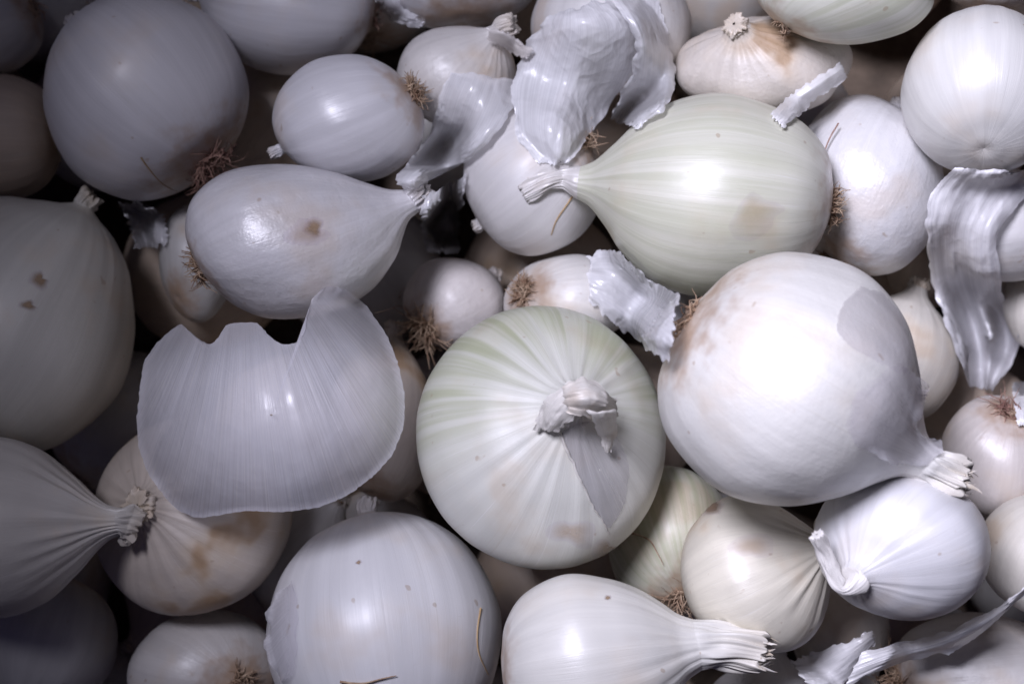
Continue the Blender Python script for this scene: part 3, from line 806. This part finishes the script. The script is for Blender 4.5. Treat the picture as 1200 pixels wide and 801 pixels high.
# ------------------------------------------------------------------ loose dry skins
zs = ONIONS['O34']['zc']
dome('loose_sheath',
     [(475, 468), (473, 500), (462, 530), (440, 556), (405, 582), (370, 595), (330, 600), (285, 598), (256, 603), (230, 607), (206, 596), (190, 578),
      (174, 556), (162, 525), (160, 490), (164, 455), (168, 425), (180, 406), (196, 390), (212, 378), (222, 388), (232, 396), (245, 404), (254, 398),
      (266, 379), (284, 377), (302, 378), (314, 392), (330, 404), (346, 402), (357, 390), (360, 372), (366, 348), (382, 334), (404, 338), (430, 358), (455, 395), (468, 430)],
     (318, 486), 'large translucent ribbed onion sheath with torn edge, draped below the pearly onion', F_BLUE, zs + 0.052, (285, 250), jag=0.35, nth=300, edge_drop=0.080, tilt=(0.00006, 0.00003), kf=16.0)
strip('clear_ribbon', [(484, 222, 0.001), (462, 212, 0.004), (478, 190, 0.006), (504, 155, 0.006), (515, 115, 0.006), (528, 86, 0.003)],
      [(488, 222, 0.001), (510, 208, 0.002), (548, 188, 0.002), (580, 158, 0.002), (600, 128, 0.002), (612, 92, 0.002)],
      'clear ribbon', film_mat((0.95, 0.95, 0.97), 0.74, 0.30, 0.30, 0.15, 0.03), bulge=0.006, crump=0.0015, seed=21, parent=ONIONS['O34'], jag=1.0, kf=6, fold=0.002)
strip('crumpled_skin', [(640, 20, 0.003), (618, 52, 0.005), (600, 100, 0.004), (602, 150, 0.003), (632, 192, 0.001)],
      [(712, 0, 0.004), (742, 30, 0.010), (738, 85, 0.010), (705, 140, 0.008), (668, 190, 0.001)],
      'crumpled clear onion skin lying over the smooth onion with dark root pit', film_mat((0.95, 0.95, 0.97), 0.84, 0.32, 0.50, 0.08, 0.05), bulge=0.009, crump=0.002, seed=22, jag=1.6, kf=6, sag=10, fold=0.004, lift=0.003)
strip('crumpled_skin', [(712, -5, 0.003), (742, 40, 0.004), (738, 90, 0.005), (712, 140, 0.002)],
      [(768, -5, 0.003), (780, 30, 0.004), (790, 70, 0.004), (784, 120, 0.003), (752, 150, 0.001)],
      'smaller folded clear skin between the crumpled skin and the yellow-green striped onion', film_mat((0.95, 0.95, 0.97), 0.72, 0.32, 0.50, 0.08, 0.05), bulge=0.006, crump=0.002, seed=23, jag=1.6, kf=6, sag=8, fold=0.004, lift=0.003)
strip('skin_strip', [(1120, 196, 0.003), (1092, 226, 0.004), (1086, 270, 0.003), (1092, 330, 0.008), (1112, 385, 0.006), (1136, 452, 0.001)],
      [(1210, 202, 0.003), (1206, 225, 0.003), (1172, 270, 0.003), (1172, 330, 0.008), (1194, 398, 0.004), (1166, 458, 0.001)],
      'long wrinkled clear skin strip hanging between onions, gathered to a tip', film_mat((0.95, 0.94, 0.96), 0.84, 0.34, 0.30, 0.8, 0.06), bulge=0.006, crump=0.0030, seed=24, kf=9, jag=1.2, fold=0.003)
strip('skin_flap', [(925, 772, 0.002), (950, 766, 0.004), (985, 752, 0.008), (1022, 740, 0.010)],
      [(945, 800, 0.002), (985, 802, 0.002), (1005, 785, 0.003), (1026, 752, 0.008)],
      'short pointed white skin flap beside the onion with brown root end', F_WHITE, bulge=0.003, crump=0.001, seed=25, jag=1.5, kf=8, lift=0.020)
strip('skin_flap', [(1010, 762, 0.002), (1060, 752, 0.004), (1110, 738, 0.006), (1160, 715, 0.008), (1204, 686, 0.008)],
      [(990, 805, 0.001), (1050, 778, 0.002), (1110, 764, 0.004), (1150, 742, 0.004), (1206, 692, 0.008)],
      'long pointed white skin flap crossing the onion with brown root end', F_WHITE, bulge=0.003, crump=0.001, seed=26, jag=1.2, kf=8, lift=0.022)
strip('papery_scrap', [(690, 300, 0.001), (722, 295, 0.003), (760, 325, 0.003), (795, 345, 0.001)],
      [(690, 352, 0.001), (716, 376, 0.001), (752, 402, 0.001), (784, 428, 0.001)],
      'translucent papery scrap wrapped on the neck of the onion with furry root end', F_CLEAR, bulge=0.002, crump=0.003, seed=27, jag=1.8, kf=6)
strip('skin_flap', [(902, 134, 0.001), (925, 112, 0.003), (952, 95, 0.003), (985, 72, 0.001)],
      [(918, 150, 0.001), (940, 132, 0.003), (962, 112, 0.003), (994, 92, 0.001)],
      'narrow white skin band folded between crumpled brownish onion and glossy one', F_WHITE, bulge=0.002, crump=0.0006, seed=28, jag=1.0, kf=5)
strip('skin_flap', [(572, 34, 0.004), (590, 36, 0.005), (606, 46, 0.004), (626, 58, 0.002)],
      [(572, 48, 0.002), (592, 56, 0.001), (605, 66, 0.001), (618, 68, 0.001)],
      'stiff dry skin flap sticking out from the onion with brown creased neck', film_mat((0.70, 0.66, 0.63), 0.9, 0.4, 0.3, 0.6, 0.3), bulge=0.002, crump=0.0006, seed=29, jag=1.0, kf=5)
strip('papery_scrap', [(438, 0, 0.002), (446, 14, 0.003), (462, 26, 0.003), (492, 33, 0.002)],
      [(466, -4, 0.002), (470, 6, 0.003), (480, 14, 0.003), (500, 24, 0.001)],
      'thin curled skin scrap at the edge of the smooth onion above', F_CLEAR, bulge=0.001, crump=0.0006, seed=30, jag=0.8, kf=5)
strip('papery_scrap', [(496, 232, 0.001), (494, 260, 0.002), (500, 296, 0.001)],
      [(545, 205, 0.001), (540, 250, 0.002), (538, 296, 0.001)],
      'shadowed clear skin scrap between the pearly onion and smooth onion', F_CLEAR, bulge=0.003, crump=0.003, seed=31, jag=1.5, kf=5)
strip('papery_scrap', [(140, 238, 0.001), (150, 262, 0.002), (160, 292, 0.001)],
      [(170, 238, 0.001), (192, 256, 0.002), (196, 285, 0.001)],
      'bluish skin scrap in the dark gap under the large round dusky onion', F_CLEAR, bulge=0.003, crump=0.003, seed=32, jag=1.5, kf=5)
strip('papery_scrap', [(1186, 448, 0.002), (1188, 470, 0.002), (1192, 498, 0.001)],
      [(1212, 446, 0.002), (1214, 470, 0.002), (1212, 500, 0.001)],
      'small stiff white scrap standing by the onion with reddish root strands', F_WHITE, bulge=0.001, crump=0.001, seed=33, jag=1.0, kf=5)

# ------------------------------------------------------------------ broken root threads fallen into the gaps
V, F = [], []
for (px, py, n, sp) in ((400, 585, 6, 14), (470, 578, 14, 14), (505, 590, 8, 12), (1105, 200, 10, 10), (470, 355, 12, 18),
                        (700, 165, 10, 14), (250, 215, 10, 14), (940, 600, 5, 12), (1085, 740, 8, 20), (790, 690, 12, 12), (1040, 325, 5, 10)):
    for i in range(n):
        a, b = px + random.gauss(0, sp), py + random.gauss(0, sp * 0.5)
        x, y = px2w(a, b, 0.1)
        if height(x, y, 0) > 0.085: continue
        ang = random.uniform(0, 6.28); pts = []
        for kk in range(9):
            pts.append((x, y, height(x, y, 0) + 0.0005))
            if abs(height(x, y, 0) - pts[0][2]) > 0.004: break
            ang += random.gauss(0, 0.45); x += math.cos(ang) * 0.0011; y += math.sin(ang) * 0.0011
        if len(pts) < 4: continue
        pts = np.array(pts); zz = pts[:, 2].copy()
        for _ in range(6): zz[1:-1] = np.maximum(zz[1:-1], (zz[:-2] + zz[2:]) / 2)
        pts[:, 2] = zz
        tube_into(V, F, pts, random.uniform(0.00015, 0.0003))
o = link('root_threads', mesh_from('root_threads', V, F), None, M_HAIR)
o['kind'] = 'stuff'; o['label'] = 'broken brown root threads caught in the gaps between onions'; o['category'] = 'root threads'
for kk in ('O34', 'O37', 'O21', 'O22', 'O10', 'O4', 'O1', 'O8'): print(kk, round(ONIONS[kk]['zc'], 3), round(ONIONS[kk]['top'], 3))
